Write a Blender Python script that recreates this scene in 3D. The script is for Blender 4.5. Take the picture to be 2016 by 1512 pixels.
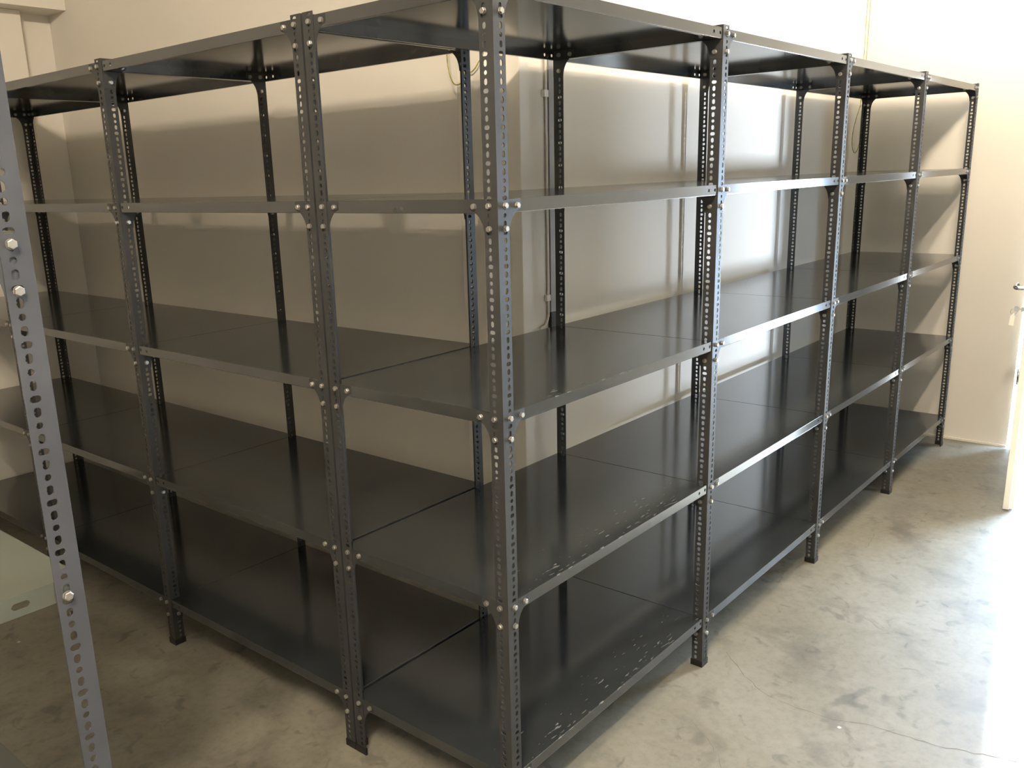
import bpy, bmesh, math, random
from mathutils import Vector, Matrix
random.seed(4)
for o in list(bpy.data.objects): bpy.data.objects.remove(o)
S = bpy.context.scene
COL = S.collection

# ---------------------------------------------------------------- camera
YAW, PITCH, ROLL, FPX = 0.7161, -0.2509, -0.0332, 1737.71
CAM = Vector((-1.4438, -1.1836, 1.6155))
fw = Vector((math.cos(YAW)*math.cos(PITCH), math.sin(YAW)*math.cos(PITCH), math.sin(PITCH)))
rt = fw.cross(Vector((0, 0, 1))).normalized(); up = rt.cross(fw)
r2 = math.cos(ROLL)*rt + math.sin(ROLL)*up; u2 = -math.sin(ROLL)*rt + math.cos(ROLL)*up
cd = bpy.data.cameras.new('camera'); cam = bpy.data.objects.new('camera', cd); COL.objects.link(cam)
cam.matrix_world = Matrix(((r2.x, u2.x, -fw.x, CAM.x), (r2.y, u2.y, -fw.y, CAM.y), (r2.z, u2.z, -fw.z, CAM.z), (0, 0, 0, 1)))
cd.sensor_fit = 'HORIZONTAL'; cd.sensor_width = 36.0; cd.lens = FPX/2016*36.0
cd.shift_x = 67.83/2016; cd.shift_y = 34.45/2016
cd.clip_start = 0.02; cd.clip_end = 200
S.camera = cam

# ---------------------------------------------------------------- world, lights, exposure
W = bpy.data.worlds.new('world'); S.world = W; W.use_nodes = True
bg = W.node_tree.nodes['Background']
bg.inputs['Color'].default_value = (0.72, 0.84, 1.0, 1); bg.inputs['Strength'].default_value = 9.0
S.view_settings.view_transform = 'Standard'; S.view_settings.look = 'None'
S.view_settings.gamma = 1.0; S.view_settings.use_curve_mapping = False
S.view_settings.exposure = 0.0

def light(name, kind, loc, target, energy, color, size=None, size_y=None, angle=None):
    ld = bpy.data.lights.new(name, kind); ld.energy = energy; ld.color = color
    if kind == 'AREA':
        ld.shape = 'RECTANGLE'; ld.size = size; ld.size_y = size_y
    if kind == 'SUN' and angle: ld.angle = angle
    o = bpy.data.objects.new(name, ld); COL.objects.link(o); o.location = loc
    d = (Vector(target) - Vector(loc)).normalized()
    o.rotation_euler = d.to_track_quat('-Z', 'Y').to_euler()
    return o
WARM = (1.0, 0.84, 0.65)
def tube(name, loc, energy):
    # a 1.2 m tube: three round sources along it
    for k in (-0.4, 0.0, 0.4):
        ld = bpy.data.lights.new(name, 'POINT'); ld.energy = energy/3; ld.color = WARM; ld.shadow_soft_size = 0.06
        o = bpy.data.objects.new(name, ld); COL.objects.link(o); o.location = (loc[0]+k, loc[1], loc[2])
tube('tube_lamp_near', (-2.2, -1.25, 3.4), 530)
tube('tube_lamp_far', (2.4, -0.5, 2.62), 120)
# low hazy sun through the open door, daylight from the sky outside the door, and a far gate behind the photographer
light('sun', 'SUN', (9, 0.2, 5), (9-1.0, 0.2-0.21, 5-0.60), 70.0, (0.93, 0.97, 1.0), angle=math.radians(7))
light('daylight_door', 'AREA', (4.55, -0.98, 1.15), (3.0, -0.72, 0.9), 300, (0.50, 0.72, 1.0), 0.8, 2.0)
light('daylight_gate', 'AREA', (3.40, -9.0, 0.6), (3.2, 0.6, 0.9), 1500, (0.70, 0.82, 1.0), 1.0, 1.2)

# ---------------------------------------------------------------- materials
def new_mat(name):
    m = bpy.data.materials.new(name); m.use_nodes = True
    nt = m.node_tree; b = nt.nodes['Principled BSDF']
    return m, nt, b
def N(nt, t, **kw):
    n = nt.nodes.new(t)
    for k, v in kw.items(): setattr(n, k, v)
    return n
def ramp(nt, fac, stops):
    r = N(nt, 'ShaderNodeValToRGB'); nt.links.new(fac, r.inputs[0])
    el = r.color_ramp.elements
    while len(el) < len(stops): el.new(0.5)
    for e, (p, c) in zip(el, stops):
        e.position = p; e.color = (c[0], c[1], c[2], 1) if not isinstance(c, float) else (c, c, c, 1)
    return r
def metal_paint(name, col, rough, scuff=None, bump=0.0, spec=1.0):
    m, nt, b = new_mat(name)
    tc = N(nt, 'ShaderNodeTexCoord')
    n1 = N(nt, 'ShaderNodeTexNoise'); n1.inputs['Scale'].default_value = 6; n1.inputs['Detail'].default_value = 4
    nt.links.new(tc.outputs['Object'], n1.inputs['Vector'])
    c2 = tuple(min(1, x*1.22) for x in col); c1 = tuple(x*0.85 for x in col)
    r = ramp(nt, n1.outputs['Fac'], [(0.3, c1), (0.7, c2)])
    src = r.outputs['Color']
    if scuff:
        mp = N(nt, 'ShaderNodeMapping'); mp.inputs['Scale'].default_value = (26, 150, 1); mp.inputs['Rotation'].default_value = (0, 0, 0.12)
        nt.links.new(tc.outputs['Object'], mp.inputs['Vector'])
        n2 = N(nt, 'ShaderNodeTexNoise'); n2.inputs['Scale'].default_value = 1.0; n2.inputs['Detail'].default_value = 2
        nt.links.new(mp.outputs['Vector'], n2.inputs['Vector'])
        nb = N(nt, 'ShaderNodeTexNoise'); nb.inputs['Scale'].default_value = 7.0
        nt.links.new(tc.outputs['Object'], nb.inputs['Vector'])
        sx = N(nt, 'ShaderNodeSeparateXYZ'); nt.links.new(tc.outputs['Object'], sx.inputs[0])
        band = N(nt, 'ShaderNodeMapRange'); band.inputs['From Min'].default_value = 0.02; band.inputs['From Max'].default_value = 0.28
        band.inputs['To Min'].default_value = 0.10; band.inputs['To Max'].default_value = -0.12
        nt.links.new(sx.outputs['Y'], band.inputs['Value'])
        zt = N(nt, 'ShaderNodeMapRange'); zt.inputs['From Min'].default_value = -0.003; zt.inputs['From Max'].default_value = -0.0008
        nt.links.new(sx.outputs['Z'], zt.inputs['Value'])
        a1 = N(nt, 'ShaderNodeMath', operation='ADD'); nt.links.new(n2.outputs['Fac'], a1.inputs[0]); nt.links.new(band.outputs['Result'], a1.inputs[1])
        a2 = N(nt, 'ShaderNodeMath', operation='MULTIPLY_ADD'); nt.links.new(nb.outputs['Fac'], a2.inputs[0]); a2.inputs[1].default_value = 0.45; nt.links.new(a1.outputs[0], a2.inputs[2])
        r2_ = ramp(nt, a2.outputs[0], [(scuff+0.24, 0.0), (scuff+0.30, 1.0)])
        mx = N(nt, 'ShaderNodeMixRGB'); mx.inputs[2].default_value = (0.30, 0.30, 0.28, 1)
        mul = N(nt, 'ShaderNodeMath', operation='MULTIPLY'); mul.inputs[1].default_value = 0.5
        mz = N(nt, 'ShaderNodeMath', operation='MULTIPLY'); nt.links.new(r2_.outputs['Color'], mz.inputs[0]); nt.links.new(zt.outputs['Result'], mz.inputs[1])
        nt.links.new(mz.outputs[0], mul.inputs[0])
        nt.links.new(mul.outputs[0], mx.inputs[0]); nt.links.new(src, mx.inputs[1]); src = mx.outputs[0]
    nt.links.new(src, b.inputs['Base Color'])
    rr = N(nt, 'ShaderNodeMapRange'); rr.inputs['To Min'].default_value = rough*0.85; rr.inputs['To Max'].default_value = rough*1.2
    nt.links.new(n1.outputs['Fac'], rr.inputs['Value']); nt.links.new(rr.outputs['Result'], b.inputs['Roughness'])
    b.inputs['Specular IOR Level'].default_value = spec
    if bump:
        bp = N(nt, 'ShaderNodeBump'); bp.inputs['Strength'].default_value = bump; bp.inputs['Distance'].default_value = 0.002
        n3 = N(nt, 'ShaderNodeTexNoise'); n3.inputs['Scale'].default_value = 3.0
        nt.links.new(tc.outputs['Object'], n3.inputs['Vector'])
        nt.links.new(n3.outputs['Fac'], bp.inputs['Height']); nt.links.new(bp.outputs['Normal'], b.inputs['Normal'])
    return m
M_POST = metal_paint('dark_grey_post_paint', (0.030, 0.031, 0.031), 0.44, spec=0.30)
M_SHELF = metal_paint('dark_grey_shelf_paint', (0.028, 0.031, 0.032), 0.13, bump=0.10)
M_SHELF_SC = metal_paint('scuffed_grey_shelf_paint', (0.028, 0.031, 0.032), 0.13, scuff=0.73, bump=0.10)
M_FPOST = metal_paint('blue_grey_post_paint', (0.048, 0.052, 0.063), 0.40, spec=0.5)
M_FSHELF = metal_paint('pale_green_grey_shelf_paint', (0.062, 0.071, 0.058), 0.32)
def simple(name, col, rough, metallic=0.0, noise=0.0, scale=20):
    m, nt, b = new_mat(name)
    tc = N(nt, 'ShaderNodeTexCoord'); n1 = N(nt, 'ShaderNodeTexNoise'); n1.inputs['Scale'].default_value = scale
    nt.links.new(tc.outputs['Object'], n1.inputs['Vector'])
    r = ramp(nt, n1.outputs['Fac'], [(0.3, tuple(x*(1-noise) for x in col)), (0.7, tuple(min(1, x*(1+noise)) for x in col))])
    nt.links.new(r.outputs['Color'], b.inputs['Base Color'])
    b.inputs['Roughness'].default_value = rough; b.inputs['Metallic'].default_value = metallic
    return m
M_BOLT = simple('zinc', (0.40, 0.39, 0.36), 0.34, 0.85, 0.1, 80)
M_FOOT = simple('black_plastic', (0.007, 0.0065, 0.006), 0.45, 0, 0.2)
M_DOOR = simple('cream_door_paint', (0.66, 0.61, 0.50), 0.45, 0, 0.04, 4)
M_CHROME = simple('satin_steel', (0.62, 0.62, 0.62), 0.22, 1.0, 0.05)
M_BRASS = simple('dull_brass', (0.35, 0.26, 0.15), 0.4, 0.6, 0.1)
M_TAG = simple('clear_key_tag', (0.75, 0.72, 0.62), 0.3, 0, 0.1)
M_CABLE = simple('yellow_green_sheath', (0.30, 0.28, 0.05), 0.45, 0, 0.35, 60)
M_PIPE = simple('painted_conduit', (0.72, 0.68, 0.60), 0.4, 0, 0.05)
M_DUCT = simple('grey_trunking', (0.26, 0.26, 0.25), 0.4, 0, 0.06)
M_WOOD = simple('brown_board', (0.10, 0.05, 0.02), 0.5, 0, 0.3)
M_OUT = simple('sunlit_concrete', (0.55, 0.55, 0.55), 0.8, 0, 0.1, 3)
def wall_mat(name, col):
    m, nt, b = new_mat(name)
    tc = N(nt, 'ShaderNodeTexCoord')
    n1 = N(nt, 'ShaderNodeTexNoise'); n1.inputs['Scale'].default_value = 1.3; n1.inputs['Detail'].default_value = 5
    nt.links.new(tc.outputs['Object'], n1.inputs['Vector'])
    r = ramp(nt, n1.outputs['Fac'], [(0.3, tuple(x*0.95 for x in col)), (0.7, col)])
    nt.links.new(r.outputs['Color'], b.inputs['Base Color'])
    b.inputs['Roughness'].default_value = 0.55
    n2 = N(nt, 'ShaderNodeTexNoise'); n2.inputs['Scale'].default_value = 90
    nt.links.new(tc.outputs['Object'], n2.inputs['Vector'])
    bp = N(nt, 'ShaderNodeBump'); bp.inputs['Strength'].default_value = 0.08; bp.inputs['Distance'].default_value = 0.002
    nt.links.new(n2.outputs['Fac'], bp.inputs['Height']); nt.links.new(bp.outputs['Normal'], b.inputs['Normal'])
    return m
M_WALL = wall_mat('cream_wall_paint', (0.74, 0.70, 0.62))
M_CEIL = wall_mat('ceiling_paint', (0.70, 0.67, 0.60))

def floor_mat():
    m, nt, b = new_mat('smooth_concrete')
    L = nt.links
    tc = N(nt, 'ShaderNodeTexCoord')
    n1 = N(nt, 'ShaderNodeTexNoise'); n1.inputs['Scale'].default_value = 1.6; n1.inputs['Detail'].default_value = 8; n1.inputs['Roughness'].default_value = 0.6
    L.new(tc.outputs['Object'], n1.inputs['Vector'])
    r1 = ramp(nt, n1.outputs['Fac'], [(0.3, (0.20, 0.185, 0.145)), (0.5, (0.245, 0.23, 0.187)), (0.72, (0.285, 0.27, 0.23))])
    n2 = N(nt, 'ShaderNodeTexNoise'); n2.inputs['Scale'].default_value = 5.5; n2.inputs['Detail'].default_value = 6; n2.inputs['Distortion'].default_value = 0.6
    L.new(tc.outputs['Object'], n2.inputs['Vector'])
    r2_ = ramp(nt, n2.outputs['Fac'], [(0.34, 0.80), (0.5, 1.0)])
    mx = N(nt, 'ShaderNodeMixRGB', blend_type='MULTIPLY'); mx.inputs[0].default_value = 1
    L.new(r1.outputs['Color'], mx.inputs[1]); L.new(r2_.outputs['Color'], mx.inputs[2])
    src = mx.outputs[0]
    ng = N(nt, 'ShaderNodeTexNoise'); ng.inputs['Scale'].default_value = 34; ng.inputs['Detail'].default_value = 7; ng.inputs['Roughness'].default_value = 0.7
    L.new(tc.outputs['Object'], ng.inputs['Vector'])
    rg = ramp(nt, ng.outputs['Fac'], [(0.32, 0.84), (0.52, 1.0), (0.70, 1.07)])
    mg = N(nt, 'ShaderNodeMixRGB', blend_type='MULTIPLY'); mg.inputs[0].default_value = 1
    L.new(src, mg.inputs[1]); L.new(rg.outputs['Color'], mg.inputs[2]); src = mg.outputs[0]
    nk = N(nt, 'ShaderNodeTexNoise'); nk.inputs['Scale'].default_value = 11; nk.inputs['Detail'].default_value = 5; nk.inputs['Distortion'].default_value = 1.2
    L.new(tc.outputs['Object'], nk.inputs['Vector'])
    rk = ramp(nt, nk.outputs['Fac'], [(0.30, 0.70), (0.40, 1.0)])
    mk = N(nt, 'ShaderNodeMixRGB', blend_type='MULTIPLY'); mk.inputs[0].default_value = 1
    L.new(src, mk.inputs[1]); L.new(rk.outputs['Color'], mk.inputs[2]); src = mk.outputs[0]
    n3 = N(nt, 'ShaderNodeTexNoise'); n3.inputs['Scale'].default_value = 14; n3.inputs['Detail'].default_value = 4
    L.new(tc.outputs['Object'], n3.inputs['Vector'])
    # stains: (x, y, angle, half length, half width, strength)
    stains = [(2.57, -0.20, 0.5, 0.24, 0.07, 0.40), (2.85, -0.10, 0.2, 0.30, 0.10, 0.22), (0.985, -0.435, 0.3, 0.055, 0.035, 0.38),
              (1.13, -0.44, -0.35, 0.14, 0.02, 0.50), (1.20, -0.53, 0.2, 0.035, 0.02, 0.5), (1.25, -0.24, 0.4, 0.17, 0.07, 0.28),
              (0.66, -0.17, 0.2, 0.035, 0.025, 0.40), (-0.32, 0.75, 0.3, 0.14, 0.05, 0.22), (-0.2, 0.55, 0.8, 0.10, 0.04, 0.22),
              (0.80, -0.46, 0.9, 0.10, 0.03, 0.22), (1.95, -0.12, 0.1, 0.05, 0.03, 0.3), (1.65, -0.3, 0.2, 0.05, 0.02, 0.3)]
    for (x, y, a, lx, ly, st) in stains:
        mp = N(nt, 'ShaderNodeMapping', vector_type='TEXTURE')
        mp.inputs['Location'].default_value = (x, y, 0); mp.inputs['Rotation'].default_value = (0, 0, a); mp.inputs['Scale'].default_value = (lx, ly, 1)
        L.new(tc.outputs['Object'], mp.inputs['Vector'])
        ln = N(nt, 'ShaderNodeVectorMath', operation='LENGTH'); L.new(mp.outputs['Vector'], ln.inputs[0])
        ad = N(nt, 'ShaderNodeMath', operation='MULTIPLY_ADD'); L.new(n3.outputs['Fac'], ad.inputs[0]); ad.inputs[1].default_value = 2.2; L.new(ln.outputs['Value'], ad.inputs[2])
        mr = N(nt, 'ShaderNodeMapRange', interpolation_type='SMOOTHSTEP'); mr.inputs['From Min'].default_value = 2.25; mr.inputs['From Max'].default_value = 1.35
        mr.inputs['To Min'].default_value = 0; mr.inputs['To Max'].default_value = st; L.new(ad.outputs[0], mr.inputs['Value'])
        mm = N(nt, 'ShaderNodeMixRGB'); L.new(mr.outputs['Result'], mm.inputs[0]); L.new(src, mm.inputs[1]); mm.inputs[2].default_value = (0.085, 0.077, 0.066, 1)
        src = mm.outputs[0]
    # small pale and dark specks
    v = N(nt, 'ShaderNodeTexVoronoi'); v.inputs['Scale'].default_value = 4.5; L.new(tc.outputs['Object'], v.inputs['Vector'])
    vs = ramp(nt, v.outputs['Distance'], [(0.018, 1.0), (0.03, 0.0)])
    mv = N(nt, 'ShaderNodeMixRGB'); L.new(vs.outputs['Color'], mv.inputs[0]); L.new(src, mv.inputs[1]); mv.inputs[2].default_value = (0.62, 0.60, 0.55, 1)
    src = mv.outputs[0]
    L.new(src, b.inputs['Base Color'])
    rr = N(nt, 'ShaderNodeMapRange'); rr.inputs['To Min'].default_value = 0.42; rr.inputs['To Max'].default_value = 0.62
    L.new(n1.outputs['Fac'], rr.inputs['Value']); L.new(rr.outputs['Result'], b.inputs['Roughness'])
    b.inputs['Specular IOR Level'].default_value = 0.35
    bp = N(nt, 'ShaderNodeBump'); bp.inputs['Strength'].default_value = 0.15; bp.inputs['Distance'].default_value = 0.003
    L.new(n2.outputs['Fac'], bp.inputs['Height']); L.new(bp.outputs['Normal'], b.inputs['Normal'])
    return m
M_FLOOR = floor_mat()
M_CRACK = simple('crack', (0.13, 0.11, 0.09), 0.9)

# ---------------------------------------------------------------- helpers
def mesh_of(name, verts, faces, mats, fmat=None, smooth=False):
    me = bpy.data.meshes.new(name); me.from_pydata(verts, [], faces)
    bm = bmesh.new(); bm.from_mesh(me); bmesh.ops.recalc_face_normals(bm, faces=bm.faces); bm.to_mesh(me); bm.free()
    for m in (mats if isinstance(mats, (list, tuple)) else [mats]): me.materials.append(m)
    if fmat:
        for p, k in zip(me.polygons, fmat): p.material_index = k
    if smooth:
        for p in me.polygons: p.use_smooth = True
    me.update(); return me
def link(name, me, parent=None, loc=(0, 0, 0), rz=0.0):
    o = bpy.data.objects.new(name, me); COL.objects.link(o)
    o.location = loc; o.rotation_euler = (0, 0, rz)
    if parent: o.parent = parent
    return o
class MB:
    def __init__(s): s.v = []; s.f = []
    def box(s, a, b):
        x0, y0, z0 = a; x1, y1, z1 = b; n = len(s.v)
        s.v += [(x0, y0, z0), (x1, y0, z0), (x1, y1, z0), (x0, y1, z0), (x0, y0, z1), (x1, y0, z1), (x1, y1, z1), (x0, y1, z1)]
        s.f += [(n, n+3, n+2, n+1), (n+4, n+5, n+6, n+7), (n, n+1, n+5, n+4), (n+1, n+2, n+6, n+5), (n+2, n+3, n+7, n+6), (n+3, n, n+4, n+7)]
        return s
    def prism(s, pts, fn):          # pts 2D outline; fn(p, side)->3D with side 0/1
        n = len(s.v); k = len(pts)
        s.v += [fn(p, 0) for p in pts] + [fn(p, 1) for p in pts]
        s.f += [tuple(range(n, n+k))[::-1], tuple(range(n+k, n+2*k))]
        s.f += [(n+i, n+(i+1) % k, n+k+(i+1) % k, n+k+i) for i in range(k)]
        return s
    def mesh(s, name, mat): return mesh_of(name, s.v, s.f, mat)
def bevel(o, w=0.001, seg=2):
    m = o.modifiers.new('bevel', 'BEVEL'); m.width = w; m.segments = seg; m.limit_method = 'ANGLE'; m.angle_limit = math.radians(40)
def struct(name, mb, mat):
    o = link(name, mb.mesh(name, mat)); o['kind'] = 'structure'; return o
def tag(o, label, cat, group=None):
    o['label'] = label; o['category'] = cat
    if group: o['group'] = group
    return o
def tube_mesh(name, pts, r, mat, seg=8, close=True):
    V = []; F = []; P = [Vector(p) for p in pts]
    prev = None
    for i, p in enumerate(P):
        t = (P[min(i+1, len(P)-1)] - P[max(i-1, 0)]).normalized()
        if prev is None:
            a = t.cross(Vector((0, 0, 1)));
            if a.length < 1e-3: a = t.cross(Vector((1, 0, 0)))
            a.normalize()
        else: a = (prev - t*prev.dot(t)).normalized()
        prev = a; b = t.cross(a)
        for k in range(seg):
            th = 2*math.pi*k/seg; V.append(tuple(p + a*(r*math.cos(th)) + b*(r*math.sin(th))))
    for i in range(len(P)-1):
        for k in range(seg):
            F.append((i*seg+k, i*seg+(k+1) % seg, (i+1)*seg+(k+1) % seg, (i+1)*seg+k))
    F.append(tuple(range(seg))[::-1]); F.append(tuple(range((len(P)-1)*seg, len(P)*seg)))
    return mesh_of(name, V, F, mat, smooth=True)
def smooth_path(pts, n=8):
    P = [Vector(p) for p in pts]; P = [2*P[0]-P[1]] + P + [2*P[-1]-P[-2]]; out = []
    for i in range(1, len(P)-2):
        for k in range(n):
            t = k/n; a, b, c, d = P[i-1], P[i], P[i+1], P[i+2]
            out.append(tuple(0.5*((2*b) + (c-a)*t + (2*a-5*b+4*c-d)*t*t + (3*b-a-3*c+d)*t*t*t)))
    out.append(tuple(P[-2])); return out

# ---------------------------------------------------------------- the room
WX, WY = 0.83, 0.65              # faces of the wall behind the left run and behind the right run
SX, EY = 4.20, 3.60              # far side wall, end wall
HC = 3.50
mb = MB(); mb.box((-3.4, -5.4, -0.10), (4.45, 3.85, 0.0))
fl = struct('floor', mb, M_FLOOR)
# hairline cracks, part of the floor surface
bm = bmesh.new(); bm.from_mesh(fl.data); fl.data.materials.append(M_CRACK)
def crack(pts, w):
    pts2 = []
    for i in range(len(pts)-1):
        a, b = Vector(pts[i]), Vector(pts[i+1]); n = max(2, int((b-a).length/0.02))
        for k in range(n):
            p = a.lerp(b, k/n); pts2.append((p.x+random.uniform(-.004, .004), p.y+random.uniform(-.004, .004)))
    pts2.append(pts[-1])
    L = []
    for i, p in enumerate(pts2):
        q = pts2[min(i+1, len(pts2)-1)]; r = pts2[max(i-1, 0)]
        t = Vector((q[0]-r[0], q[1]-r[1])).normalized(); n = Vector((-t.y, t.x))*w*random.uniform(.3, 1)
        L.append((bm.verts.new((p[0]+n.x, p[1]+n.y, 0.0004)), bm.verts.new((p[0]-n.x, p[1]-n.y, 0.0004))))
    for i in range(len(L)-1):
        f = bm.faces.new((L[i][1], L[i+1][1], L[i+1][0], L[i][0])); f.material_index = 1
crack([(1.15, -0.02), (1.06, -0.12), (0.99, -0.22), (0.975, -0.33), (0.985, -0.44), (1.02, -0.52), (1.03, -0.62), (1.04, -0.72), (1.10, -0.91), (1.2, -1.2), (1.3, -1.8)], 0.0011)
crack([(0.72, -0.12), (0.62, -0.25), (0.50, -0.33), (0.35, -0.46), (0.2, -0.52)], 0.0006)
crack([(2.3, -0.12), (2.5, -0.10), (2.7, -0.22), (2.9, -0.22)], 0.0007)
bm.to_mesh(fl.data); bm.free()
struct('ceiling', MB().box((-3.4, -5.4, HC), (4.45, 3.85, HC+0.1)), M_CEIL)
# inner block: wall behind the left run (faces -X) and behind the right run (faces -Y) with its stepped corner
o = struct('wall_left', MB().box((WX, 0.814, 0), (WX+0.25, EY+0.25, HC)), M_WALL)
pil = MB(); pil.box((0.80, 0.713, 0), (1.05, 0.8139, HC)); o = struct('trim_1', pil, M_WALL); bevel(o, 0.003)
pil = MB(); pil.box((0.918, WY, 0), (SX+0.2, WY+0.0629, HC)); o = struct('wall_right', pil, M_WALL); bevel(o, 0.003)
# side wall with doorway (faces -X)
DY0, DY1, DH = -1.25, -0.298, 2.06
sw = MB(); sw.box((SX, DY1, 0), (SX+0.2, WY-0.0005, HC)); sw.box((SX, DY0, DH), (SX+0.2, DY1, HC)); sw.box((SX, -5.2, 0), (SX+0.2, DY0, HC))
struct('wall_side', sw, M_WALL)
sk = MB(); sk.box((SX-0.012, -0.297, 0.0005), (SX-0.0005, WY-0.001, 0.012)); struct('baseboard_side', sk, M_WALL)
struct('wall_end', MB().box((-3.2, EY, 0), (WX-0.0005, EY+0.2, HC)), M_WALL)
cl = MB().box((0.0, EY-0.075, 0), (0.655, EY-0.0005, 2.47)); o = struct('trim_2', cl, M_WALL); bevel(o, 0.004)
o = struct('trim_3', MB().box((-0.5, EY-0.19, 2.47), (WX-0.001, EY-0.001, 2.535)), M_WALL)
o = struct('trim_4', MB().box((-0.5, EY-0.22, 2.536), (WX-0.001, EY-0.001, 2.60)), M_WOOD)
rw_ = MB(); rw_.box((-3.4, -5.4, 0), (2.9, -5.2, HC)); rw_.box((2.9, -5.4, 2.06), (3.7, -5.2, HC)); rw_.box((3.7, -5.4, 0), (SX+0.25, -5.2, HC))
struct('wall_rear', rw_, M_WALL)
struct('wall_near', MB().box((-3.4, -5.2, 0), (-3.2, EY+0.2, HC)), M_WALL)
struct('ground_outside', MB().box((SX+0.26, -12, -0.12), (20, 8, -0.02)), M_OUT)

# ---------------------------------------------------------------- slotted angle post
FA, TH, PIT, HOFF = 0.0375, 0.0022, 0.01765, 0.0235
def hole_outline(kind, n=16):
    r = 0.0047; hx, hz = {'R': (0, 0), 'V': (0, 0.0020), 'H': (0.0027, 0)}[kind]
    pts = []
    for i in range(n):
        a = 2*math.pi*(i+0.5)/n - math.pi
        pts.append((r*math.cos(a) + math.copysign(hx, math.cos(a)), r*math.sin(a) + math.copysign(hz, math.sin(a))))
    return pts
def post_mesh(name, H, mat, foot=True):
    V = []; F = []
    def flange(fn):
        ncell = int(H/PIT); z = H - 0.004; top = H
        seq = 'HVRV'
        # rows from the top down
        rows = []; zt = H; k = 0
        while zt - PIT > 0.02: rows.append((zt-PIT, zt, seq[k % 4])); zt -= PIT; k += 1
        for (z0, z1, kd) in rows:
            zc = (z0+z1)/2 + (PIT/2 if False else 0)
            ho = hole_outline(kd); n = len(ho)
            rect = []
            # rectangle samples at the same angular positions
            x0, x1 = 0.0, FA
            for (hx, hz) in ho:
                px, pz = HOFF+hx, zc+hz
                a = math.atan2(hz, hx)
                dx, dz = math.cos(a), math.sin(a)
                sx = ((x1-HOFF)/dx if dx > 0 else (x0-HOFF)/dx) if abs(dx) > 1e-9 else 1e9
                sz = ((z1-zc)/dz if dz > 0 else (z0-zc)/dz) if abs(dz) > 1e-9 else 1e9
                s_ = min(sx, sz); rect.append((HOFF+dx*s_, zc+dz*s_))
            b = len(V)
            for side in (0, TH):
                for (hx, hz) in ho: V.append(fn(HOFF+hx, side, zc+hz))
                for (rx, rz) in rect: V.append(fn(rx, side, rz))
            # corners
            cb = len(V); corners = [(x1, z1), (x0, z1), (x0, z0), (x1, z0)]
            for side in (0, TH):
                for c in corners: V.append(fn(c[0], side, c[1]))
            for si in (0, 1):
                o = b + si*2*n
                for i in range(n):
                    j = (i+1) % n
                    a, c = rect[i], rect[j]
                    F.append((o+i, o+j, o+n+j, o+n+i))
                    # add the corner triangle when the two samples lie on different sides
                    on = lambda p: ('x1' if abs(p[0]-x1) < 1e-7 else 'x0' if abs(p[0]-x0) < 1e-7 else '', 'z1' if abs(p[1]-z1) < 1e-7 else 'z0' if abs(p[1]-z0) < 1e-7 else '')
                    oa, oc = on(a), on(c)
                    if oa[1] and oc[1] and oa[1] != oc[1]:      # the samples straddle a whole short side
                        xc_ = x1 if a[0] > HOFF else x0
                        ka = corners.index((xc_, z1 if oa[1] == 'z1' else z0)); kc = corners.index((xc_, z1 if oc[1] == 'z1' else z0))
                        F.append((o+n+i, o+n+j, cb+si*4+kc, cb+si*4+ka))
                    elif not ((oa[0] and oa[0] == oc[0]) or (oa[1] and oa[1] == oc[1])):
                        xs = oa[0] or oc[0]; zs = oa[1] or oc[1]
                        ci = corners.index((x1 if xs == 'x1' else x0, z1 if zs == 'z1' else z0))
                        F.append((o+n+i, o+n+j, cb+si*4+ci))
            for i in range(n):
                j = (i+1) % n
                F.append((b+i, b+j, b+2*n+j, b+2*n+i))
            # outer edge (x1) wall
            F.append((cb+0, cb+3, cb+7, cb+4))
        # plain bottom piece
        zb = rows[-1][0]; b = len(V)
        for side in (0, TH):
            for (x, z) in ((0, 0), (FA, 0), (FA, zb), (0, zb)): V.append(fn(x, side, z))
        F.extend([(b, b+1, b+2, b+3), (b+4, b+5, b+6, b+7), (b+1, b+2, b+6, b+5), (b, b+1, b+5, b+4)])
        # top edge
        b = len(V)
        for side in (0, TH):
            for x in (0, FA): V.append(fn(x, side, H))
        F.append((b, b+1, b+3, b+2))
    # flange along +X: outer face y=0, inner y=TH ; flange along +Y: outer face x=0
    flange(lambda x, s, z: (x, s, z))
    flange(lambda x, s, z: (s, x, z))
    return mesh_of(name, V, F, mat)
def foot_mesh(name, mat):
    e = 0.0022; mbf = MB(); h = 0.021; t = TH+e
    pts = [(-e, -e), (FA+e, -e), (FA+e, t), (t, t), (t, FA+e), (-e, FA+e)]
    mbf.prism(pts, lambda p, s: (p[0], p[1], h*s))
    return mbf.mesh(name, mat)
def hex_bolt(name, mat):
    # head points along -Y; origin on the outer face
    V = []; F = []
    def ring(r, y, n, rot=0):
        b = len(V)
        for k in range(n):
            a = 2*math.pi*k/n + rot; V.append((r*math.cos(a), y, r*math.sin(a)))
        return list(range(b, b+n))
    def join(a, b):
        n = len(a)
        for i in range(n): F.append((a[i], a[(i+1) % n], b[(i+1) % n], b[i]))
    w0 = ring(0.0069, 0, 12); w1 = ring(0.0069, -0.0010, 12); join(w0, w1); F.append(tuple(w1))
    h0 = ring(0.0066, -0.0010, 6); h1 = ring(0.0066, -0.0056, 6); h2 = ring(0.0054, -0.0066, 6)
    join(h0, h1); join(h1, h2); F.append(tuple(h2))
    n0 = ring(0.0070, 0.0045, 6, .4); n1 = ring(0.0070, 0.0095, 6, .4); join(n0, n1); F.append(tuple(n0)); F.append(tuple(n1))
    t0 = ring(0.0028, 0.0, 8); t1 = ring(0.0028, 0.014, 8); join(t0, t1); F.append(tuple(t1))
    return mesh_of(name, V, F, mat)
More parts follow.
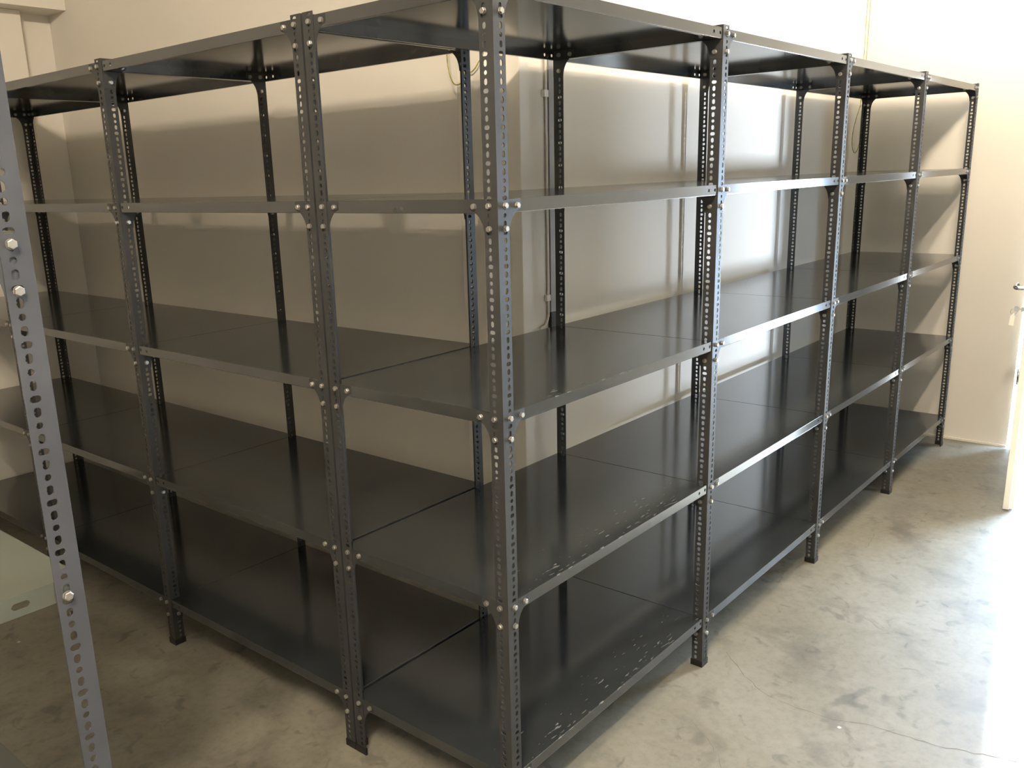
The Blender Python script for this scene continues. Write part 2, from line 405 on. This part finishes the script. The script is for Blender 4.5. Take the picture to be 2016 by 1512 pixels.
def gusset_mesh(name, mat):
    # in the XZ plane, corner at the origin, +X along the lip, -Z down the post
    GL = 0.080; out = [(0.0, 0.0), (GL, 0.0), (GL, -0.020)]
    cx, cz, rx, rz = GL, -0.078, GL-FA-0.001, 0.056
    for k in range(1, 9):
        a = math.pi/2 + (math.pi/2)*k/9
        out.append((cx + rx*math.cos(a), cz + rz*math.sin(a)))
    out += [(FA+0.0005, -0.078), (0.0, -0.078)]
    V = [(x, s, z) for s in (0, 0.0015) for (x, z) in out]; n = len(out)
    # triangulate as a strip: fan from the inner corner is not convex-safe, so split by hand
    F = []
    for s in (0, 1):
        o = s*n
        # quad band between left/top edge and the curve
        F.append((o+0, o+1, o+2))
        for k in range(2, n-1): F.append((o+0, o+k, o+k+1))
    for i in range(n):
        j = (i+1) % n; F.append((i, j, n+j, n+i))
    return mesh_of(name, V, F, mat)
LIP = 0.0285
def shelf_mesh(name, LU, LV, mat, flip):
    """tray shelf: local u in 0..LU, v in 0..LV, top at z=0, lips down, folded inwards; lip ends carry two open holes"""
    V = []; F = []
    t = 0.0011
    mp = (lambda u, v, z: (v, u, z)) if flip else (lambda u, v, z: (u, v, z))
    def plate(u0, u1, v0, v1, z0, z1):
        n = len(V)
        for z in (z0, z1):
            for (u, v) in ((u0, v0), (u1, v0), (u1, v1), (u0, v1)): V.append(mp(u, v, z))
        F.extend([(n, n+1, n+2, n+3), (n+4, n+5, n+6, n+7), (n, n+1, n+5, n+4), (n+1, n+2, n+6, n+5), (n+2, n+3, n+7, n+6), (n+3, n, n+4, n+7)])
    plate(0, LU, 0, LV, -t, 0)
    def lip(length, pos):   # pos(s, d, z): s along, d depth from outer face inward
        # bar with four holes
        holes = [0.013, 0.051, length-0.051, length-0.013]
        zt, zb, zc, r = -t*0.5, -LIP, -0.0142, 0.0048
        n = 12; s0 = 0.0
        segs = []
        xs = [0.0]
        for h in holes: xs += [h-0.010, h+0.010]
        xs.append(length)
        for i in range(len(xs)-1):
            a, c = xs[i], xs[i+1]
            if i % 2 == 0:
                b = len(V)
                for d in (0, t):
                    for (s, z) in ((a, zb), (c, zb), (c, zt), (a, zt)): V.append(pos(s, d, z))
                F.extend([(b, b+1, b+2, b+3), (b+4, b+5, b+6, b+7)])
                F.append((b, b+1, b+5, b+4))
                if i == 0: F.append((b, b+3, b+7, b+4))
                if i == len(xs)-2: F.append((b+1, b+2, b+6, b+5))
            else:
                h = holes[i//2]; b = len(V)
                ang = [2*math.pi*(k+.5)/n for k in range(n)]
                rect = []
                for an in ang:
                    dx, dz = math.cos(an), math.sin(an)
                    sx = 0.010/abs(dx) if abs(dx) > 1e-9 else 1e9
                    sz = ((zt-zc)/dz if dz > 0 else (zb-zc)/dz) if abs(dz) > 1e-9 else 1e9
                    m = min(sx, sz); rect.append((h+dx*m, zc+dz*m))
                for d in (0, t):
                    for an in ang: V.append(pos(h+r*math.cos(an), d, zc+r*math.sin(an)))
                    for (s, z) in rect: V.append(pos(s, d, z))
                cb = len(V); cor = [(c, zt), (a, zt), (a, zb), (c, zb)]
                for d in (0, t):
                    for (s, z) in cor: V.append(pos(s, d, z))
                for si in (0, 1):
                    o = b+si*2*n
                    for k in range(n):
                        j = (k+1) % n
                        F.append((o+k, o+j, o+n+j, o+n+k))
                        p, q = rect[k], rect[j]
                        same = abs(p[0]-q[0]) < 1e-7 or abs(p[1]-q[1]) < 1e-7
                        if not same:
                            ci = min(range(4), key=lambda ii: abs(cor[ii][0]-(p[0]+q[0])/2)+abs(cor[ii][1]-(p[1]+q[1])/2))
                            F.append((o+n+k, o+n+j, cb+si*4+ci))
                for k in range(n):
                    j = (k+1) % n; F.append((b+k, b+j, b+2*n+j, b+2*n+k))
        # folded return, stopping short of the ends
        b = len(V)
        for z in (zb, zb+t):
            for (s, d) in ((0.012, 0), (length-0.012, 0), (length-0.012, 0.011), (0.012, 0.011)): V.append(pos(s, d, z-0.0008))
        F.extend([(b, b+1, b+2, b+3), (b+4, b+5, b+6, b+7), (b, b+1, b+5, b+4), (b+1, b+2, b+6, b+5), (b+2, b+3, b+7, b+6), (b+3, b, b+4, b+7)])
    lip(LU, lambda s, d, z: mp(s, d, z))
    lip(LU, lambda s, d, z: mp(s, LV-d, z))
    lip(LV, lambda s, d, z: mp(d, s, z))
    lip(LV, lambda s, d, z: mp(LU-d, s, z))
    return mesh_of(name, V, F, mat)

Z = [1.991, 1.566, 1.1047, 0.6455, 0.1801]
BOLT_ME = hex_bolt('bolt', M_BOLT)
def make_unit(name, label, org, n, pitch, depth, flip, usign, pm, sm, sm_sc, levels=Z, scuffed=(), skip=None, gus=True, foot_mat=M_FOOT, limit=100):
    root = bpy.data.objects.new(name, None); COL.objects.link(root); root.location = (org[0], org[1], 0)
    tag(root, label, 'shelving')
    # local (u,v) -> world offset
    def mp(u, v):
        u = u*usign
        return (v, u) if flip else (u, v)
    def vecang(du, dv): x, y = mp(du, dv); return math.atan2(y, x)
    pme = post_mesh('post', 2.0, pm); fme = foot_mesh('foot_cap', foot_mat)
    def put_post(u, v, su, sv):
        # flanges point to (su,0) and (0,sv) in local; the mesh has +X and +Y; choose the quarter turn
        a = mp(su, 0); b = mp(0, sv)
        for q in range(4):
            r = q*math.pi/2; e1 = (round(math.cos(r)), round(math.sin(r))); e2 = (-e1[1], e1[0])
            if {e1, e2} == {(round(a[0]), round(a[1])), (round(b[0]), round(b[1]))}: break
        x, y = mp(u, v)
        p = link('post', pme, root, (x, y, 0), r)
        link('foot_cap', fme, p, (0, 0, 0.0005))
        return p
    for i in range(n+1):
        last = i == n; su = -1 if last else 1
        put_post(i*pitch, 0, su, 1); put_post(i*pitch, depth, su, -1)
    # shelves
    LU = pitch - TH - 0.0006; LV = depth - 2*TH - 0.001
    sme = {}
    bolts = []; gussets = []       # (matrix, distance, parent)
    gme = gusset_mesh('gusset', pm)
    def frame(u, v, z, along, outn):
        # matrix whose X axis = along (2D local), -Y axis = outward normal, Z up
        ax = mp(*along); ou = mp(*outn)
        X = Vector((ax[0], ax[1], 0)); Y = Vector((-ou[0], -ou[1], 0)); Zv = Vector((0, 0, 1))
        x, y = mp(u, v)
        m = Matrix(((X.x, Y.x, 0, x), (X.y, Y.y, 0, y), (0, 0, 1, z), (0, 0, 0, 1)))
        return m
    for i in range(n):
        lastb = i == n-1
        u0 = i*pitch + TH + 0.0003
        lu = LU - (TH if lastb else 0)
        key0 = lastb
        for li, z in enumerate(levels):
            sc = (i, li) in scuffed
            key = (key0, sc)
            if key not in sme: sme[key] = shelf_mesh('shelf', lu, LV, sm_sc if sc else sm, flip)
            x, y = mp(u0 if usign > 0 else u0+lu, TH+0.0005)
            s = link('shelf', sme[key], root, (x, y, z))
            bevel(s, 0.0009, 2)
            jobs = [  # (u, v, along, outward, with_gusset)
                (i*pitch, 0.0, (1, 0), (0, -1)), (i*pitch, depth, (1, 0), (0, 1)),
                (i*pitch, 0.0, (0, 1), (-1, 0)), (i*pitch, depth, (0, -1), (-1, 0)),
                ((i+1)*pitch, 0.0, (0, 1), (1, 0)), ((i+1)*pitch, depth, (0, -1), (1, 0))]
            if lastb: jobs += [((i+1)*pitch, 0.0, (-1, 0), (0, -1)), ((i+1)*pitch, depth, (-1, 0), (0, 1))]
            for (u, v, al, ou) in jobs:
                # side lips between two bays: the left bay's gusset sits on the left of the shared flange
                inner = (ou == (-1, 0) and i > 0)
                right_mid = (ou == (1, 0) and not lastb)
                if skip and i == 0 and ou == skip[0] and (skip[1] is None or v == skip[1]): continue
                if inner: continue            # shared flange carries one row of bolts, heads on the left side
                gu = u; bo = ou
                if right_mid: bo = (-1, 0)    # heads face the left bay
                M0 = frame(u, v, z, al, bo)
                G = M0 @ Matrix.Translation((0.0008, (-0.0016 if right_mid else TH+0.0001), -0.0015))
                gussets.append((G, s))
                for (bx, bz) in ((0.0235, -0.0140), (0.0665, -0.0150), (0.0235, -0.0615)):
                    off = -0.0016 if right_mid else (0.0 if bx < FA else TH)
                    bolts.append((M0 @ Matrix.Translation((bx, off, bz)) @ Matrix.Rotation(random.uniform(0, 1.05), 4, 'Y'), s))
    def place(items, me, nm):
        rw = Matrix.Translation((org[0], org[1], 0))
        items = sorted(items, key=lambda it: ((rw @ it[0]).translation - CAM).length)
        front = items[:limit]; rest = items[limit:]
        for (m, s) in front:
            o = bpy.data.objects.new(nm, me); COL.objects.link(o); o.parent = s
            o.matrix_parent_inverse = Matrix.Identity(4)
            o.matrix_basis = Matrix.Translation(s.location).inverted() @ m
        if rest:
            V = []; F = []
            bv = [v.co.copy() for v in me.vertices]; bf = [tuple(p.vertices) for p in me.polygons]
            for (m, s) in rest:
                k = len(V); V += [tuple(m @ c) for c in bv]; F += [tuple(a+k for a in f) for f in bf]
            o = link(nm, mesh_of(nm, V, F, me.materials[0]), root); o['kind'] = 'stuff'
    if gus:
        place(gussets, gme, 'gusset'); place(bolts, BOLT_ME, 'bolt')
    return root, mp

PW, LW, D, D2 = 1.0102, 0.9696, 0.5823, 0.6095
right_unit, _ = make_unit('shelving_unit', 'dark grey metal shelving unit of four bays along the right wall, up to the door',
    (0, 0), 4, PW, D, False, 1, M_POST, M_SHELF, M_SHELF_SC, scuffed={(0, 2), (0, 3), (0, 4)}, skip=((0, 1), D))
left_unit, _ = make_unit('shelving_unit', 'dark grey metal shelving unit of three bays against the dim left wall',
    (0, D+0.0068), 3, LW, D2, True, 1, M_POST, M_SHELF, M_SHELF_SC, skip=((-1, 0), None))

# ---------------------------------------------------------------- pale unit in the foreground at the left edge
fr = bpy.data.objects.new('shelving_unit', None); COL.objects.link(fr); FX, FY = -0.9615, -0.035; fr.location = (FX, FY, 0)
tag(fr, 'paler blue grey metal shelving unit with greenish shelves, close up at the left edge', 'shelving')
fp = post_mesh('post', 2.0, M_FPOST); ff = foot_mesh('foot_cap', M_FOOT)
FU, FV, NB = 0.60, 0.97, 1          # depth along X, bay pitch along Y
for k in range(NB+1):
    y = k*FV; last = k == NB
    for (x, q) in ((0, 2 if last else 1), (-FU, 3 if last else 0)):
        p = link('post', fp, fr, (x, y, 0), q*math.pi/2); link('foot_cap', ff, p, (0, 0, 0.0005))
def fshelf():
    V = []; t = 0.0011; m = MB(); LU, LV = FU-2*TH-0.001, FV-TH-0.003; lip = 0.030
    m.box((0, 0, -t), (LU, LV, 0))
    for y0 in (0, LV-t):
        # lips with an elongated slot near each end
        a, c = 0.068, 0.092
        m.box((0, y0, -lip), (a, y0+t, -t)); m.box((LU-a, y0, -lip), (LU, y0+t, -t)); m.box((c, y0, -lip), (LU-c, y0+t, -t))
        for s0 in (a, LU-c):
            m.box((s0, y0, -0.0105), (s0+c-a, y0+t, -t)); m.box((s0, y0, -lip), (s0+c-a, y0+t, -0.0195))
            r = 0.0045
            for (xc, sg) in ((s0, 1), (s0+c-a, -1)):      # rounded slot ends
                for zz, sz in ((-0.0105, -1), (-0.0195, 1)):
                    m.prism([(xc, zz), (xc+sg*r*0.9, zz), (xc+sg*r*0.35, zz+sz*r*0.35), (xc, zz+sz*r*0.9)], lambda p, s: (p[0], y0+t*s, p[1]))
    m.box((0, 0, -lip), (t, LV, -t)); m.box((LU-t, 0, -lip), (LU, LV, -t))
    m.box((0.012, t, -lip), (LU-0.012, 0.011, -lip+t)); m.box((0.012, LV-0.011, -lip), (LU-0.012, LV-t, -lip+t))
    m.box((t, 0.012, -lip), (0.011, LV-0.012, -lip+t)); m.box((LU-0.011, 0.012, -lip), (LU-t, LV-0.012, -lip+t))
    return m.mesh('shelf', M_FSHELF)
fsm = fshelf()
fg = gusset_mesh('gusset', M_FPOST)
for k in range(NB):
    for li, z in enumerate(Z):
        SXo, SYo = -FU+TH+0.0005, k*FV+TH+0.0005
        s = link('shelf', fsm, fr, (SXo, SYo, z)); s['label'] = 'pale greenish grey shelf'
        if k == 0:
            bl = [(-0.0235, z-0.0235)]
            if li in (0, 1):
                bl = [(-0.0235, z-0.014), (-0.0235, z-0.0715)]
                g = bpy.data.objects.new('gusset', fg); COL.objects.link(g); g.parent = s
                g.matrix_basis = Matrix.Translation((FU-TH-0.0013, -0.0004, -0.0015)) @ Matrix.Scale(-1, 4, (1, 0, 0))
            for (bx, bz) in bl:
                b = bpy.data.objects.new('bolt', BOLT_ME); COL.objects.link(b); b.parent = s
                b.location = (bx-SXo, -SYo, bz-z); b.rotation_euler = (0, 0.25+0.3*li, 0)
        for bz in (z-0.014, z-0.0615):
            b = bpy.data.objects.new('bolt', BOLT_ME); COL.objects.link(b); b.parent = s
            b.location = (-SXo, k*FV+0.0235-SYo, bz-z); b.rotation_euler = (0, 0, math.pi/2)

# ---------------------------------------------------------------- door leaf, standing open at a right angle to the side wall
HX, HY = SX-0.008, -0.345; LX, LYd = 3.115, -0.505; T = 0.042
dv = Vector((LX-HX, LYd-HY)); LEN = dv.length; ang = math.atan2(dv.y, dv.x)
dr = bpy.data.objects.new('door_1', None); COL.objects.link(dr); dr.location = (HX, HY, 0); dr.rotation_euler = (0, 0, ang); dr['kind'] = 'structure'
m = MB(); m.box((0, -T/2, 0.008), (LEN-0.012, T/2, 2.03)); leaf = link('door_leaf', m.mesh('door_leaf', M_DOOR), dr); bevel(leaf, 0.002)
m = MB(); m.box((LEN-0.0119, -T/2, 0.008), (LEN, T/2-0.016, 2.03)); reb = link('rebate_strip', m.mesh('rebate_strip', M_DOOR), leaf); bevel(reb, 0.0015)
# lever handle (on the +Y side, which is local -y because the leaf is turned half round)
hs = bpy.data.objects.new('handle', None)
HZ = 1.045
hp = link('door_handle', tube_mesh('door_handle', smooth_path([(LEN-0.05, -T/2-0.001, HZ), (LEN-0.05, -T/2-0.03, HZ), (LEN-0.052, -T/2-0.048, HZ), (LEN-0.075, -T/2-0.055, HZ), (LEN-0.12, -T/2-0.054, HZ), (LEN-0.165, -T/2-0.050, HZ)], 6), 0.0095, M_CHROME, 12), dr)
def disc(name, r, th, x, y, z, mat, par, n=20):
    V = []; F = []
    for s in (0, 1):
        for k in range(n): a = 2*math.pi*k/n; V.append((r*math.cos(a), -th*s, r*math.sin(a)))
    F = [tuple(range(n)), tuple(range(n, 2*n))] + [(i, (i+1) % n, n+(i+1) % n, n+i) for i in range(n)]
    return link(name, mesh_of(name, V, F, mat), par, (x, y, z))
disc('handle_rose', 0.026, 0.009, LEN-0.05, -T/2-0.0002, HZ, M_CHROME, dr)
disc('lock_rose', 0.026, 0.009, LEN-0.05, -T/2-0.0002, HZ-0.095, M_CHROME, dr)
m = MB(); m.box((LEN-0.056, -T/2-0.022, HZ-0.105), (LEN-0.044, -T/2-0.009, HZ-0.085)); link('lock_cylinder', m.mesh('lock_cylinder', M_CHROME), dr)
m = MB(); m.box((LEN, -0.011, HZ-0.20), (LEN+0.0015, 0.006, HZ+0.06)); link('lock_plate', m.mesh('lock_plate', M_BRASS), dr)
for hz in (0.42, 1.80):
    pts = [(-0.006, -T/2-0.008, hz-0.045), (-0.006, -T/2-0.008, hz+0.045)]
    link('hinge', tube_mesh('hinge', pts, 0.0075, M_CHROME, 12), dr)
bpy.data.objects.remove(hs)
# keys hanging in the lock
def d2w(x, y, z): c, s_ = math.cos(ang), math.sin(ang); return (HX+c*x-s_*y, HY+s_*x+c*y, z)
kx = d2w(LEN-0.05, -T/2-0.040, HZ-0.095)
kr = bpy.data.objects.new('key_ring', None); COL.objects.link(kr); kr.location = kx; kr.rotation_euler = (0, 0, ang)
tag(kr, 'bunch of keys with a pale tag hanging in the lock of the open door', 'keys')
m = MB(); m.prism([(-0.011, -0.004), (-0.006, -0.012), (0.006, -0.012), (0.011, -0.004), (0.011, 0.006), (0.005, 0.012), (-0.005, 0.012), (-0.011, 0.006)], lambda p, s: (0.001-0.002*s, p[0]*1.0, p[1]))
m.box((-0.001, 0.010, -0.003), (0.001, 0.018, 0.003)); link('key', m.mesh('key', M_CHROME), kr)
pts = [(0, 0.013*math.cos(a)-0.010, 0.013*math.sin(a)-0.012) for a in [2*math.pi*k/20 for k in range(21)]]
link('ring', tube_mesh('ring', pts, 0.0011, M_CHROME, 6), kr)
m = MB(); m.prism([(-0.026, -0.075), (-0.004, -0.078), (-0.002, -0.034), (-0.012, -0.024), (-0.022, -0.034)], lambda p, s: (0.003-0.005*s, p[0], p[1])); kt = link('key_tag', m.mesh('key_tag', M_TAG), kr); bevel(kt, 0.001)

# door frame lining
m = MB(); m.box((SX-0.012, DY1-0.0005, 0), (SX+0.2, DY1+0.045, DH+0.045)); m.box((SX-0.012, DY0-0.045, 0), (SX+0.2, DY0, DH+0.045)); m.box((SX-0.012, DY0, DH), (SX+0.2, DY1, DH+0.045))

# ---------------------------------------------------------------- conduit, trunking and cables on the wall by the inner corner
pp = smooth_path([(1.052, WY-0.0065, 2.9), (1.052, WY-0.0065, 1.6), (1.052, WY-0.0065, 1.17), (1.050, WY-0.0065, 1.13), (1.040, WY-0.0065, 1.104), (1.020, WY-0.0065, 1.094), (1.000, WY-0.0065, 1.090)], 8)
cp = bpy.data.objects.new('conduit_pipe', None); COL.objects.link(cp); cp.location = (1.0, WY, 1.12)
tag(cp, 'thin cream conduit clipped to the wall, curved at its lower end', 'pipe')
def rel(pts, o): return [(p[0]-o[0], p[1]-o[1], p[2]-o[2]) for p in pts]
link('pipe', tube_mesh('pipe', rel(pp, (1.0, WY, 1.12)), 0.0042, M_PIPE, 10), cp)
for z in (1.87, 1.192):
    m = MB(); m.box((1.036, WY-0.013, z-0.011), (1.0585, WY-0.0002, z+0.011)); m.v = rel(m.v, (1.0, WY, 1.12)); c = link('clip', m.mesh('clip', M_PIPE), cp); bevel(c, 0.001)
td = bpy.data.objects.new('cable_trunking', None); COL.objects.link(td); td.location = (1.035, WY, 1.05)
tag(td, 'flat grey vertical trunking with a black end, on the wall beside the thin conduit', 'trunking')
m = MB(); m.box((1.060, WY-0.013, 1.141), (1.086, WY-0.0004, 2.9)); m.v = rel(m.v, (1.035, WY, 1.05)); c = link('trunking_cover', m.mesh('trunking_cover', M_DUCT), td); bevel(c, 0.001)
m = MB(); m.box((1.058, WY-0.015, 1.05), (1.088, WY-0.0004, 1.1405)); m.v = rel(m.v, (1.035, WY, 1.05)); link('end_cap', m.mesh('end_cap', M_FOOT), td)
cbs = [([(0.80, 0.845, 2.75), (0.79, 0.842, 2.3), (0.785, 0.838, 2.02), (0.785, 0.832, 1.945), (0.785, 0.815, 1.905), (0.785, 0.795, 1.897), (0.785, 0.778, 1.905), (0.785, 0.765, 1.94), (0.785, 0.76, 2.1), (0.79, 0.76, 2.7)],
        'yellow and green earth cable hanging in a long loop left of the inner corner post'),
       ([(0.785, 0.752, 2.7), (0.785, 0.750, 2.1), (0.785, 0.752, 1.99), (0.785, 0.750, 1.95), (0.785, 0.740, 1.930), (0.785, 0.722, 1.938), (0.785, 0.706, 1.955), (0.80, 0.695, 1.99), (0.82, 0.69, 2.1), (0.84, 0.69, 2.7)],
        'yellow and green earth cable in a short loop right of the inner corner post'),
       ([(4.10, 0.625, 2.7), (4.10, 0.622, 2.0), (4.08, 0.618, 1.93), (4.02, 0.615, 1.86), (3.98, 0.615, 1.78), (3.985, 0.615, 1.71), (4.03, 0.615, 1.67), (4.09, 0.615, 1.70), (4.13, 0.615, 1.80), (4.13, 0.618, 1.9), (4.14, 0.62, 2.7)],
        'thin yellow and green earth cable loop behind the shelving post in the far room corner')]
for pts, lb in cbs:
    tag(link('earth_cable', tube_mesh('earth_cable', smooth_path(pts, 8), 0.0020, M_CABLE, 8)), lb, 'cable', 'earth cables hanging behind the shelving')
